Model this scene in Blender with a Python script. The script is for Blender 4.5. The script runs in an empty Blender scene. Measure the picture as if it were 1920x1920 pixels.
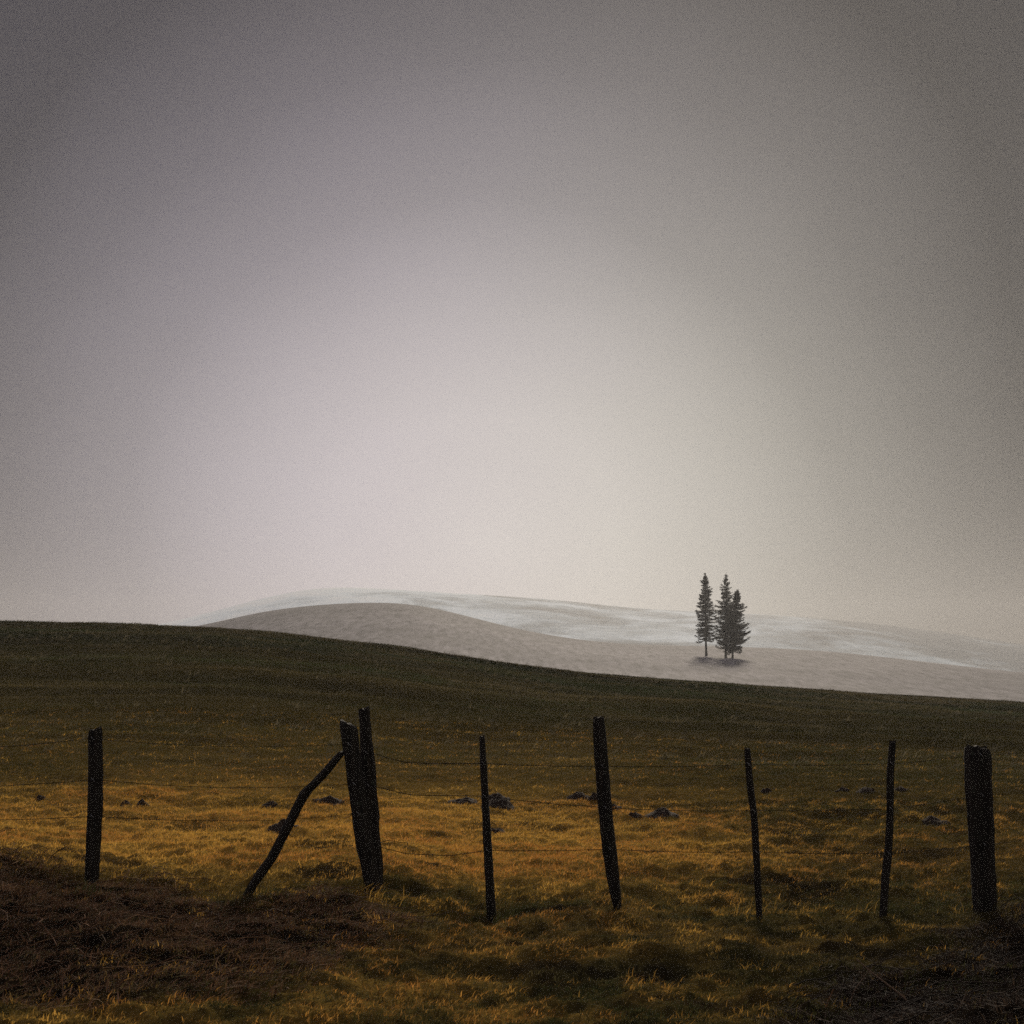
import bpy, math, random
import numpy as np

random.seed(7)
RS = np.random.RandomState(11)
scene = bpy.context.scene
COL = scene.collection
F = 2637.5          # focal length in pixels of the 1920 px photograph
HOR = 1300.0        # eye level row
EYE = 1.7


def tag(o, label=None, cat=None, group=None, kind=None):
    if label: o["label"] = label
    if cat: o["category"] = cat
    if group: o["group"] = group
    if kind: o["kind"] = kind
    return o


def link_mesh(name, verts, faces, mat=None, parent=None, smooth=False):
    me = bpy.data.meshes.new(name)
    me.from_pydata([tuple(v) for v in verts], [], [tuple(f) for f in faces])
    me.update()
    o = bpy.data.objects.new(name, me)
    COL.objects.link(o)
    if mat: me.materials.append(mat)
    if parent: o.parent = parent
    if smooth: me.polygons.foreach_set("use_smooth", np.ones(len(me.polygons), dtype=bool))
    return o


def fast_mesh(name, verts, loops, starts, totals, mat, colors=None, smooth=False):
    """verts (n,3), flat loop index array, polygon starts and sizes, per point colours"""
    me = bpy.data.meshes.new(name)
    me.vertices.add(len(verts))
    me.vertices.foreach_set("co", np.ascontiguousarray(verts, dtype=np.float32).ravel())
    me.loops.add(len(loops))
    me.loops.foreach_set("vertex_index", np.ascontiguousarray(loops, dtype=np.int32))
    me.polygons.add(len(starts))
    me.polygons.foreach_set("loop_start", np.ascontiguousarray(starts, dtype=np.int32))
    me.polygons.foreach_set("loop_total", np.ascontiguousarray(totals, dtype=np.int32))
    if smooth:
        me.polygons.foreach_set("use_smooth", np.ones(len(starts), dtype=bool))
    me.update(calc_edges=True)
    me.validate()
    if colors is not None:
        a = me.color_attributes.new("tint", 'FLOAT_COLOR', 'POINT')
        c = np.ones((len(verts), 4), dtype=np.float32)
        c[:, :3] = colors
        a.data.foreach_set("color", c.ravel())
    o = bpy.data.objects.new(name, me)
    COL.objects.link(o)
    me.materials.append(mat)
    return o


# ------------------------------------------------------------------ noise
_perm = np.random.RandomState(3).rand(256, 256)


def vnoise(x, y, seed=0):
    x = np.asarray(x, float) + seed * 17.31
    y = np.asarray(y, float) + seed * 41.77
    xi = np.floor(x).astype(int); yi = np.floor(y).astype(int)
    fx = x - xi; fy = y - yi
    fx = fx * fx * fx * (fx * (fx * 6 - 15) + 10); fy = fy * fy * fy * (fy * (fy * 6 - 15) + 10)
    g = lambda a, b: _perm[a & 255, b & 255]
    return (g(xi, yi) * (1 - fx) + g(xi + 1, yi) * fx) * (1 - fy) + (g(xi, yi + 1) * (1 - fx) + g(xi + 1, yi + 1) * fx) * fy


def fbm(x, y, octaves=4, seed=0):
    s = 0; a = 0.5; t = 0
    x = np.asarray(x, float); y = np.asarray(y, float)
    for k in range(octaves):
        s = s + a * vnoise(x, y, seed + k); t += a
        x, y = 1.6 * x + 1.2 * y, -1.2 * x + 1.6 * y
        a *= 0.5
    return s / t


def sstep(a, b, x):
    t = np.clip((np.asarray(x, float) - a) / (b - a), 0, 1)
    return t * t * (3 - 2 * t)


def smooth_curve(px, py):
    px = np.array(px, float); py = np.array(py, float)
    gx = np.linspace(px[0], px[-1], 800)
    gy = np.interp(gx, px, py)
    k = np.hanning(41); k /= k.sum()
    gp = np.concatenate([np.full(20, gy[0]), gy, np.full(20, gy[-1])])
    gy = np.convolve(gp, k, 'valid')
    return gx, gy


# ------------------------------------------------------------------ terrain of the pasture
crest_x, crest_y = smooth_curve(
    [-2200, -900, -300, 0, 200, 400, 600, 760, 900, 1080, 1300, 1600, 1780, 1920, 2300, 4000],
    [1260, 1195, 1168, 1166, 1169, 1177, 1196, 1215, 1238, 1263, 1278, 1301, 1311, 1318, 1340, 1380])
YC = 78.0
Y0 = 14.0


def prof(t):
    """0 at the foot, 1 at the crest, falling away behind it"""
    return np.where(t < 0, 0, np.where(t < 1.75, 0.5 - 0.5 * np.cos(math.pi * np.clip(t, 0, 2) ** 0.92), 0))


_ys = np.linspace(Y0, 120, 300)
_t = (_ys - Y0) / (YC - Y0)


def crest_z():
    E = (HOR - crest_y) / F
    lo = np.full(E.shape, -3.0); hi = np.full(E.shape, 30.0)
    for _ in range(50):
        mid = (lo + hi) / 2
        m = np.max((mid[:, None] * prof(_t)[None] - EYE) / _ys[None], axis=1)
        big = m > E
        hi = np.where(big, mid, hi); lo = np.where(big, lo, mid)
    return (lo + hi) / 2


CZ = crest_z()
# the low undulation of the ground along the fence, read at the foot of the posts
base_x = np.array([-8, -5, -3.7, -2.6, -1.24, -0.2, 0.95, 2.0, 3.0, 3.85, 6, 9])
base_z = np.array([0.18, 0.06, -0.06, 0.0, 0.0, -0.15, -0.12, -0.14, -0.16, -0.22, -0.12, 0.1])


def in_region(x, y, poly):
    """soft membership of a ground polygon (list of x,y): signed distance, positive inside"""
    x = np.asarray(x, float); y = np.asarray(y, float)
    inside = np.zeros(x.shape, bool); d = np.full(x.shape, 1e9)
    n = len(poly)
    for i in range(n):
        x0, y0 = poly[i]; x1, y1 = poly[(i + 1) % n]
        c = ((y0 > y) != (y1 > y)) & (x < (x1 - x0) * (y - y0) / ((y1 - y0) + 1e-12) + x0)
        inside ^= c
        dx, dy = x1 - x0, y1 - y0
        t = np.clip(((x - x0) * dx + (y - y0) * dy) / (dx * dx + dy * dy), 0, 1)
        d = np.minimum(d, np.hypot(x - x0 - t * dx, y - y0 - t * dy))
    return np.where(inside, d, -d)


def flat(px, py, z=0.0):
    Y = (EYE - z) * F / (py - HOR)
    return ((px - 960) / F * Y, Y)


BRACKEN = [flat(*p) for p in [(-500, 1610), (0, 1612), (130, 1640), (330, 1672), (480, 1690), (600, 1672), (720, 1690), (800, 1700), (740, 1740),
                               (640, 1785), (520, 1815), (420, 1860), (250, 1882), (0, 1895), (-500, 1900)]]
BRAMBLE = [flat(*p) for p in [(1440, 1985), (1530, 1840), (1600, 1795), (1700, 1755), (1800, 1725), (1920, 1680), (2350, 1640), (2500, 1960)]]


def region(x, y, poly, seed):
    return in_region(x, y, poly) + 1.1 * (fbm(x * 1.3, y * 0.9, 4, seed) - 0.5)


def ground_z(x, y, micro=True):
    x = np.asarray(x, float); y = np.asarray(y, float)
    ye = np.maximum(y, 6.0)
    a = 960 + x / ye * F
    cz = np.interp(a, crest_x, CZ)
    t = (y - Y0) / (YC - Y0)
    z = cz * prof(t)
    # hill falls into a valley behind the crest
    z = z - 9.0 * sstep(95, 190, y)
    b = np.interp(x, base_x, base_z)
    z = z + b * (1 - sstep(13, 22, y)) * sstep(-2, 5, y)
    z = z + 0.10 * sstep(-0.1, 1.3, in_region(x, y, BRACKEN)) + 0.12 * sstep(-0.1, 1.2, in_region(x, y, BRAMBLE))
    if micro:
        near = 1 - sstep(16, 34, y)
        far = 1 - sstep(60, 120, y)
        z = z + near * (0.20 * (fbm(x * 1.0, y * 1.25, 3, 2) - 0.5) + 0.055 * (fbm(x * 3.4, y * 4.2, 3, 9) - 0.5) * 2 + 0.05 * (fbm(x * 8.0, y * 9.0, 3, 13) - 0.5) * 2)
        z = z + far * (0.26 * (fbm(x * 0.28, y * 0.34, 3, 21) - 0.5)
                       + 0.75 * sstep(18, 34, y) * (1 - 0.8 * sstep(42, 66, y)) * (fbm(x * 0.055, y * 0.36, 4, 27) - 0.5))
    return z


def on_ground(px, py):
    """point where the sight line through a photo position meets the pasture"""
    Y = np.linspace(6.5, 80, 4000)
    X = (px - 960) / F * Y
    Z = EYE + (HOR - py) / F * Y
    g = ground_z(X, Y)
    k = np.argmax(Z < g)
    return float(X[k]), float(Y[k]), float(g[k])


# ------------------------------------------------------------------ materials
def new_mat(name):
    m = bpy.data.materials.new(name)
    m.use_nodes = True
    nt = m.node_tree
    nt.nodes.clear()
    out = nt.nodes.new("ShaderNodeOutputMaterial")
    return m, nt, out


def N(nt, kind, **kw):
    n = nt.nodes.new(kind)
    for k, v in kw.items():
        if k in n.inputs: n.inputs[k].default_value = v
        else: setattr(n, k, v)
    return n


def ramp(nt, fac, stops, interp='LINEAR'):
    r = nt.nodes.new("ShaderNodeValToRGB")
    r.color_ramp.interpolation = interp
    el = r.color_ramp.elements
    while len(el) > 1: el.remove(el[-1])
    for i, (p, c) in enumerate(stops):
        e = el[0] if i == 0 else el.new(p)
        e.position = p
        e.color = (*c, 1) if len(c) == 3 else c
    nt.links.new(fac, r.inputs[0])
    return r.outputs[0]


def tinted_leaf(name, translucency=0.35, gain=1.0):
    m, nt, out = new_mat(name)
    at = N(nt, "ShaderNodeAttribute", attribute_name="tint")
    d = N(nt, "ShaderNodeBsdfPrincipled", Roughness=0.75)
    d.inputs["Specular IOR Level"].default_value = 0.05
    t = nt.nodes.new("ShaderNodeBsdfTranslucent")
    mx = N(nt, "ShaderNodeMixShader")
    mx.inputs[0].default_value = translucency
    nt.links.new(at.outputs["Color"], d.inputs["Base Color"])
    nt.links.new(at.outputs["Color"], t.inputs["Color"])
    nt.links.new(d.outputs[0], mx.inputs[1]); nt.links.new(t.outputs[0], mx.inputs[2])
    nt.links.new(mx.outputs[0], out.inputs[0])
    return m


def tinted_ground(name):
    m, nt, out = new_mat(name)
    at = N(nt, "ShaderNodeAttribute", attribute_name="tint")
    geo = nt.nodes.new("ShaderNodeNewGeometry")
    n1 = N(nt, "ShaderNodeTexNoise", Scale=28.0, Detail=6.0, Roughness=0.7)
    nt.links.new(geo.outputs["Position"], n1.inputs["Vector"])
    v = ramp(nt, n1.outputs[0], [(0.3, (0.45, 0.45, 0.45)), (0.7, (1.5, 1.5, 1.5))])
    mul = N(nt, "ShaderNodeMixRGB", blend_type='MULTIPLY')
    mul.inputs[0].default_value = 1
    nt.links.new(at.outputs["Color"], mul.inputs[1]); nt.links.new(v, mul.inputs[2])
    d = N(nt, "ShaderNodeBsdfPrincipled", Roughness=0.9)
    d.inputs["Specular IOR Level"].default_value = 0.0
    nt.links.new(mul.outputs[0], d.inputs["Base Color"])
    bp = N(nt, "ShaderNodeBump", Strength=0.7, Distance=0.03)
    nt.links.new(n1.outputs[0], bp.inputs["Height"]); nt.links.new(bp.outputs[0], d.inputs["Normal"])
    nt.links.new(d.outputs[0], out.inputs[0])
    return m


def wood_mat(name, dark, light, lichen, scale=(30, 30, 1.6)):
    m, nt, out = new_mat(name)
    tc = nt.nodes.new("ShaderNodeTexCoord")
    mp = nt.nodes.new("ShaderNodeMapping")
    mp.inputs["Scale"].default_value = scale
    nt.links.new(tc.outputs["Object"], mp.inputs[0])
    n1 = N(nt, "ShaderNodeTexNoise", Scale=1.0, Detail=6.0, Roughness=0.65)
    nt.links.new(mp.outputs[0], n1.inputs["Vector"])
    c1 = ramp(nt, n1.outputs[0], [(0.32, dark), (0.72, light)])
    n2 = N(nt, "ShaderNodeTexNoise", Scale=17.0, Detail=4.0)
    nt.links.new(tc.outputs["Object"], n2.inputs["Vector"])
    f2 = ramp(nt, n2.outputs[0], [(0.62, (0, 0, 0)), (0.70, (1, 1, 1))])
    mx = N(nt, "ShaderNodeMixRGB")
    nt.links.new(f2, mx.inputs[0]); nt.links.new(c1, mx.inputs[1])
    mx.inputs[2].default_value = (*lichen, 1)
    d = N(nt, "ShaderNodeBsdfPrincipled", Roughness=0.85)
    d.inputs["Specular IOR Level"].default_value = 0.2
    nt.links.new(mx.outputs[0], d.inputs["Base Color"])
    bp = N(nt, "ShaderNodeBump", Strength=0.8, Distance=0.012)
    nt.links.new(n1.outputs[0], bp.inputs["Height"]); nt.links.new(bp.outputs[0], d.inputs["Normal"])
    nt.links.new(d.outputs[0], out.inputs[0])
    return m


def plain_noise_mat(name, c0, c1, scale, rough=0.85, metallic=0.0, bump=0.3, dist=0.02):
    m, nt, out = new_mat(name)
    tc = nt.nodes.new("ShaderNodeTexCoord")
    n1 = N(nt, "ShaderNodeTexNoise", Scale=scale, Detail=6.0, Roughness=0.65)
    nt.links.new(tc.outputs["Object"], n1.inputs["Vector"])
    d = N(nt, "ShaderNodeBsdfPrincipled", Roughness=rough, Metallic=metallic)
    d.inputs["Specular IOR Level"].default_value = 0.2
    nt.links.new(ramp(nt, n1.outputs[0], [(0.3, c0), (0.7, c1)]), d.inputs["Base Color"])
    bp = N(nt, "ShaderNodeBump", Strength=bump, Distance=dist)
    nt.links.new(n1.outputs[0], bp.inputs["Height"]); nt.links.new(bp.outputs[0], d.inputs["Normal"])
    nt.links.new(d.outputs[0], out.inputs[0])
    return m


M_ground = tinted_ground("thatch_and_soil")
M_grass = tinted_leaf("grass_blades", 0.5)
M_dead = tinted_leaf("dead_stems", 0.15)
M_post = wood_mat("weathered_wood", (0.006, 0.005, 0.004), (0.028, 0.022, 0.015), (0.036, 0.037, 0.026))
M_wire = plain_noise_mat("rusty_wire", (0.006, 0.005, 0.004), (0.014, 0.010, 0.008), 60, 0.6, 0.4)
M_steel = plain_noise_mat("galvanised_steel", (0.25, 0.25, 0.25), (0.5, 0.5, 0.5), 80, 0.4, 0.8)
M_soil = plain_noise_mat("fresh_soil", (0.014, 0.009, 0.006), (0.050, 0.032, 0.020), 22, 0.95, 0, 1.0, 0.05)
M_bark = plain_noise_mat("spruce_bark", (0.010, 0.009, 0.008), (0.03, 0.026, 0.022), 5, 0.9)


# ------------------------------------------------------------------ colour of the pasture (what grows where, sunlit band painted in)
GREEN = np.array([0.022, 0.029, 0.012])
OLIVE = np.array([0.056, 0.046, 0.021])
SUNLIT_STRAW = np.array([0.530, 0.315, 0.066])  # dry grass, its colour also carrying the painted patch of sun
RUST = np.array([0.450, 0.215, 0.050])
MUD = np.array([0.016, 0.012, 0.008])


def straw_sun_share(x, y):
    """share of straw in the sward, with the patch of sun painted in"""
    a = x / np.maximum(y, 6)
    left = (1 - 0.80 * sstep(-0.03, 0.25, a)) * (1 - 0.22 * sstep(-0.16, -0.34, a))  # light falling off to the sides, put into the grass colour
    sun_band = sstep(11.8, 15.5, y) * ((1 - sstep(15.5, 25, y)) + 0.16 * (1 - sstep(24, 42, y))) * left  # patch of sun painted as a band of golden dry grass
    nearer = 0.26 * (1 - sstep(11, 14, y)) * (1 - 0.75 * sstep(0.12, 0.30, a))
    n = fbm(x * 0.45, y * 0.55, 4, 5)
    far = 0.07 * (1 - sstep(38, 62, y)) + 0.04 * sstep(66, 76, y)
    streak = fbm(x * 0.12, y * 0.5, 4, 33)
    return np.clip(sun_band * (0.70 + 0.9 * (n - 0.25)) + nearer * np.clip(0.30 + 1.3 * (n - 0.3) + 3.2 * (fbm(x * 2.1, y * 2.3, 3, 7) - 0.5), 0, 2.2) + far * (0.4 + streak), 0, 1)


def mud_share(x, y):
    a = x / np.maximum(y, 6)
    n = fbm(x * 0.9, y * 1.3, 4, 44)
    m = 0.8 * sstep(0.58, 0.72, n) * (1 - sstep(13, 26, y) * 0.75) * (1 - sstep(34, 50, y))
    return m


def sward_color(x, y, rnd):
    s = straw_sun_share(x, y)
    p = fbm(x * 0.8, y * 1.0, 3, 61)
    lump = fbm(x * 5.0, y * 4.0, 3, 65)
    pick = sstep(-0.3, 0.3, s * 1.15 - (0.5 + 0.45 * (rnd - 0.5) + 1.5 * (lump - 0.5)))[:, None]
    dry = SUNLIT_STRAW + (RUST - SUNLIT_STRAW) * np.clip((p - 0.35) * 2.5, 0, 1)[:, None]
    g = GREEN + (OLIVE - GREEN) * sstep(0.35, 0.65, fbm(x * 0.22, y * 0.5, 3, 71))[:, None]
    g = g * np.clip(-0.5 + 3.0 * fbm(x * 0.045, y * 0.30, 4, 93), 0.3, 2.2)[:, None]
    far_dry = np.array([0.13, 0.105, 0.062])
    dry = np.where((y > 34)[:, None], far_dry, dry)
    base = g + 0.22 * s[:, None] * (SUNLIT_STRAW - g)
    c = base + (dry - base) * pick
    return c * (0.6 + 0.8 * RS.rand(len(x)))[:, None]


# ------------------------------------------------------------------ ground sheet
def ground_sheet():
    ys = np.concatenate([np.linspace(-60, 5, 22), 5 * (34 / 5.0) ** np.linspace(0.01, 1, 420), 34 * (200 / 34) ** np.linspace(0.004, 1, 240),
                         200 * (20000 / 200) ** np.linspace(0.05, 1, 24)])
    aa = np.concatenate([np.linspace(-2.2, -0.5, 24, endpoint=False), np.linspace(-0.5, 0.5, 440), np.linspace(0.5, 2.2, 25)[1:]])
    Y, A = np.meshgrid(ys, aa, indexing='ij')
    X = A * np.maximum(np.abs(Y), 7.0)
    Z = ground_z(X, Y)
    v = np.stack([X, Y, Z], -1).reshape(-1, 3)
    ny, na = Y.shape
    i = np.arange((ny - 1) * na).reshape(ny - 1, na)[:, :-1].ravel()
    q = np.stack([i, i + 1, i + na + 1, i + na], 1)
    x, y = v[:, 0], v[:, 1]
    s = straw_sun_share(x, y)[:, None]
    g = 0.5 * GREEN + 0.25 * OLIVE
    col = g + (0.62 * SUNLIT_STRAW - g) * s * 0.9  # soil takes on the painted sunlit band too
    md = mud_share(x, y)[:, None]
    col = col + (MUD - col) * md
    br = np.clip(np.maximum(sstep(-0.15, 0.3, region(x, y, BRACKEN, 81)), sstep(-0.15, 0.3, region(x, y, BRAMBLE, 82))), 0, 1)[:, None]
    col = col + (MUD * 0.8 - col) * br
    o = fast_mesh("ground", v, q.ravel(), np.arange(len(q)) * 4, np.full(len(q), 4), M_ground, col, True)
    tag(o, "pasture ground rising to a smooth dark crest on the left", "ground", kind="structure")


ground_sheet()


# ------------------------------------------------------------------ grass
def scatter(n, y0, y1, amax):
    """points spread evenly over the wedge of pasture the photo shows, with a margin"""
    y = np.sqrt(RS.rand(n) * (y1 ** 2 - y0 ** 2) + y0 ** 2)
    a = (RS.rand(n) * 2 - 1) * amax
    return a * y, y


def blades(x, y, h, w, col, lean=0.6, wind=(0.5, -0.15), three=False, z_off=-0.01):
    n = len(x)
    z = ground_z(x, y) + z_off
    th = RS.rand(n) * 2 * math.pi
    dx = np.cos(th) * w / 2; dy = np.sin(th) * w / 2
    lx = (RS.randn(n) * lean + wind[0]) * h; ly = (RS.randn(n) * lean + wind[1]) * h
    P = np.stack([x, y, z], 1)
    D = np.stack([dx, dy, np.zeros(n)], 1)
    tip = P + np.stack([lx, ly, h / np.sqrt(1 + 0.5 * (lx ** 2 + ly ** 2) / h ** 2)], 1)
    if three:
        V = np.stack([P - D, P + D, tip], 1).reshape(-1, 3)
        loops = np.arange(3 * n)
        return V, loops, np.arange(n) * 3, np.full(n, 3), np.repeat(col, 3, 0)
    mid = P + np.stack([lx * 0.35, ly * 0.35, 0.62 * h / np.sqrt(1 + 0.5 * (lx ** 2 + ly ** 2) / h ** 2)], 1)
    V = np.stack([P - D, P + D, mid + D * 0.8, mid - D * 0.8, tip], 1).reshape(-1, 3)
    b = np.arange(n)[:, None] * 5
    loops = (b + np.array([[0, 1, 2, 3, 3, 2, 4]])).ravel()
    starts = (np.arange(n)[:, None] * 7 + np.array([[0, 4]])).ravel()
    totals = np.tile([4, 3], n)
    return V, loops, starts, totals, np.repeat(col, 5, 0)


def out_of_tangle(x, y):
    r = RS.rand(len(x)) * 1.3 - 0.35 + np.where(fbm(x * 2.2, y * 2.2, 3, 88) > 0.57, 0.5, 0)
    return (region(x, y, BRACKEN, 81) < r) & (region(x, y, BRAMBLE, 82) < r)


# foreground sward
x, y = scatter(560000, 6.2, 21, 0.47)
keep = out_of_tangle(x, y) & (RS.rand(len(x)) > 0.85 * mud_share(x, y)) & (RS.rand(len(x)) < 0.35 + 1.1 * fbm(x * 3.2, y * 3.6, 3, 55))
x, y = x[keep], y[keep]
tall = 0.6 + 1.0 * fbm(x * 1.7, y * 1.9, 3, 57)
h = (0.022 + 0.040 * RS.rand(len(x)) ** 2.5) * tall
w = 0.003 + 0.005 * RS.rand(len(x))
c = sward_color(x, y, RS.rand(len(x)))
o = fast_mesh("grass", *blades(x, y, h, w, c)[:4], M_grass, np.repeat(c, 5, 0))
tag(o, "short golden and olive pasture grass around the fence and at its foot", "grass", kind="stuff")

# the slope beyond
x, y = scatter(900000, 20, 84, 0.47)
dens = (22 / y) ** 1.1
keep = (RS.rand(len(x)) > 0.7 * mud_share(x, y)) & (RS.rand(len(x)) < dens * 1.6 + 0.12)
x, y = x[keep], y[keep]
h = (0.028 + 0.045 * RS.rand(len(x)) ** 2) * (0.55 + 1.1 * y / 60)
w = 0.005 + 0.0003 * y * RS.rand(len(x)) + 0.0002 * y
c = sward_color(x, y, RS.rand(len(x)))
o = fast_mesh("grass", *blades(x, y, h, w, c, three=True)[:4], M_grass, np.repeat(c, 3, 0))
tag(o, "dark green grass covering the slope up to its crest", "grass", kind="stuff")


# scattered longer tussocks on the slope
cx_, cy_ = scatter(2600, 26, 80, 0.47)
x = np.repeat(cx_, 7) + RS.randn(2600 * 7) * 0.06; y = np.repeat(cy_, 7) + RS.randn(2600 * 7) * 0.06
h = np.repeat(0.09 + 0.16 * RS.rand(2600), 7) * RS.uniform(0.6, 1.1, 2600 * 7)
c = np.repeat(np.array([[0.115, 0.098, 0.058]]) * (0.4 + 0.9 * RS.rand(2600))[:, None], 7, 0)
o = fast_mesh("grass_tussocks", *blades(x, y, h, 0.012 + 0.01 * RS.rand(len(x)), c, lean=0.5, wind=(0.9, -0.1))[:4], M_grass, np.repeat(c, 5, 0))
tag(o, "pale longer grass tussocks flecked over the dark slope", "grass", kind="stuff")
# uncut grass round the feet of the posts
fx = []; fy = []
for (px, py) in [(171, 1648), (702, 1664), (920, 1716), (1160, 1712), (1424, 1722), (1655, 1735), (1846, 1712), (478, 1660)]:
    d = 11.9; n_ = 170
    fx.append((px - 960) / F * d + RS.randn(n_) * 0.10); fy.append(d - 0.1 + RS.randn(n_) * 0.12)
x = np.concatenate(fx); y = np.concatenate(fy)
h = 0.05 + 0.12 * RS.rand(len(x)) ** 2
c = sward_color(x, y, RS.rand(len(x)) * 0.8) * 0.9
o = fast_mesh("grass_tufts", *blades(x, y, h, 0.004 + 0.004 * RS.rand(len(x)), c, lean=0.4)[:4], M_grass, np.repeat(c, 5, 0))
tag(o, "longer uncut grass growing round the feet of the fence posts", "grass", kind="stuff")


# ------------------------------------------------------------------ dead vegetation on the banks
def tubes(paths, radii, cols, sides=4):
    V = []; L = []; C = []; base = 0
    for p, r, c in zip(paths, radii, cols):
        p = np.asarray(p); n = len(p)
        d = np.gradient(p, axis=0); d /= np.linalg.norm(d, axis=1)[:, None] + 1e-9
        ref = np.where(np.abs(d[:, 2:3]) > 0.9, [[1.0, 0, 0]], [[0, 0, 1.0]])
        u = np.cross(d, ref); u /= np.linalg.norm(u, axis=1)[:, None] + 1e-9
        v = np.cross(d, u)
        rr = r * np.linspace(1, 0.45, n)
        ring = [p + rr[:, None] * (math.cos(k * 2 * math.pi / sides) * u + math.sin(k * 2 * math.pi / sides) * v) for k in range(sides)]
        V.append(np.stack(ring, 1).reshape(-1, 3))
        i = np.arange(n - 1)[:, None] * sides + np.arange(sides)[None]
        j = np.arange(n - 1)[:, None] * sides + (np.arange(sides)[None] + 1) % sides
        L.append((np.stack([i, j, j + sides, i + sides], -1).reshape(-1, 4) + base))
        C.append(np.repeat(np.asarray(c)[None], n * sides, 0))
        base += n * sides
    return np.concatenate(V), np.concatenate(L), np.concatenate(C)


def sample_region(poly, n, seed):
    P = np.array(poly); lo = P.min(0); hi = P.max(0)
    lo[0] = max(lo[0], -9); hi[0] = min(hi[0], 9)
    xs = []; got = 0
    while got < n:
        x = lo[0] + RS.rand(n * 2) * (hi[0] - lo[0]); y = lo[1] + RS.rand(n * 2) * (hi[1] - lo[1])
        k = (region(x, y, poly, seed) > RS.rand(n * 2) * 0.5 - 0.25) & (np.abs(x / y) < 0.5)
        xs.append(np.stack([x[k], y[k]], 1)); got += k.sum()
    return np.concatenate(xs)[:n]


def tangle(name, poly, seed, n_blade, n_stem, browns, pale, wind, hs):
    p = sample_region(poly, n_blade, seed); x, y = p[:, 0], p[:, 1]
    keep = RS.rand(len(x)) < 0.25 + 1.2 * sstep(0.35, 0.6, fbm(x * 2.6, y * 2.6, 3, seed + 9)); x, y = x[keep], y[keep]
    patch = fbm(x * 1.1, y * 1.3, 3, seed + 5)
    pick = RS.rand(len(x))
    c = np.array(browns)[RS.randint(0, len(browns), len(x))] * (0.5 + RS.rand(len(x)))[:, None]
    pp = np.clip(0.02 + 0.55 * (patch - 0.48) * 2, 0.02, 0.4)
    c = np.where((pick < pp)[:, None], np.array(pale) * (0.4 + 0.8 * RS.rand(len(x)))[:, None], c)
    h = (hs * (0.4 + 0.9 * RS.rand(len(x)) ** 1.5)) * (0.5 + patch)
    w = 0.004 + 0.009 * RS.rand(len(x)) ** 2
    V, L, S, T, C = blades(x, y, h, w, c, lean=0.9, wind=wind)
    q = sample_region(poly, n_stem, seed)
    paths = []; rad = []; cols = []
    for (sx, sy) in q:
        ang = random.gauss(0.35, 0.9); ln = random.uniform(0.25, 0.9); up = random.uniform(0.02, 0.14)
        t = np.linspace(0, 1, 7)
        X = sx + math.cos(ang) * ln * t + 0.05 * np.sin(t * random.uniform(3, 9) + random.random() * 6)
        Yy = sy + 0.6 * math.sin(ang) * ln * t + 0.04 * np.sin(t * random.uniform(3, 9))
        Z = ground_z(X, Yy) + up * np.sin(t * random.uniform(1.6, 3.0)) + 0.01
        paths.append(np.stack([X, Yy, Z], 1)); rad.append(random.uniform(0.0018, 0.0045))
        k = random.random()
        cols.append(np.array(pale) * random.uniform(0.35, 1.0) if k < 0.16 else np.array(browns[0]) * random.uniform(0.4, 1.3))
    V2, L2, C2 = tubes(paths, rad, cols)
    nL = len(L)
    loops = np.concatenate([L, (L2 + len(V)).ravel()])
    starts = np.concatenate([S, nL + np.arange(len(L2)) * 4])
    totals = np.concatenate([T, np.full(len(L2), 4)])
    return fast_mesh(name, np.concatenate([V, V2]), loops, starts, totals, M_dead, np.concatenate([C, C2]))


BR = [(0.125, 0.066, 0.036), (0.18, 0.102, 0.060), (0.062, 0.036, 0.021), (0.095, 0.074, 0.030)]
o = tangle("dead_bracken", BRACKEN, 81, 110000, 260, BR, (0.26, 0.15, 0.07), (0.9, -0.1), 0.06)
tag(o, "dark brown matted dead bracken on the low bank at the left", "bracken", kind="stuff")
o = tangle("bramble_tangle", BRAMBLE, 82, 60000, 350, [(0.032, 0.022, 0.017), (0.045, 0.032, 0.024), (0.020, 0.016, 0.012)], (0.12, 0.08, 0.05), (-0.6, 0.1), 0.06)
tag(o, "dark withered bramble tangle in the bottom right corner", "bramble", kind="stuff")


def stalk(name, pts, Y, r, color, label, cat, lift=0.0):
    """a single bent stalk standing on the ground; pts are photo positions, Y their distances"""
    P = []
    gx, gy, gz = on_ground(*pts[0])
    for i, (px, py) in enumerate(pts):
        d = gy + (i / max(1, len(pts) - 1)) * Y
        P.append([(px - 960) / F * d, d, EYE + (HOR - py) / F * d])
    P = np.array(P); P[0, 2] -= 0.02
    t = np.linspace(0, len(P) - 1, 18)
    Q = np.stack([np.interp(t, np.arange(len(P)), P[:, k]) for k in range(3)], 1)
    for _ in range(2):
        Q[1:-1] = (Q[:-2] + 2 * Q[1:-1] + Q[2:]) / 4
    V, L, C = tubes([Q], [r], [color], 6)
    o = fast_mesh(name, V, L.ravel(), np.arange(len(L)) * 4, np.full(len(L), 4), M_dead, C, True)
    tag(o, label, cat)


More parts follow.
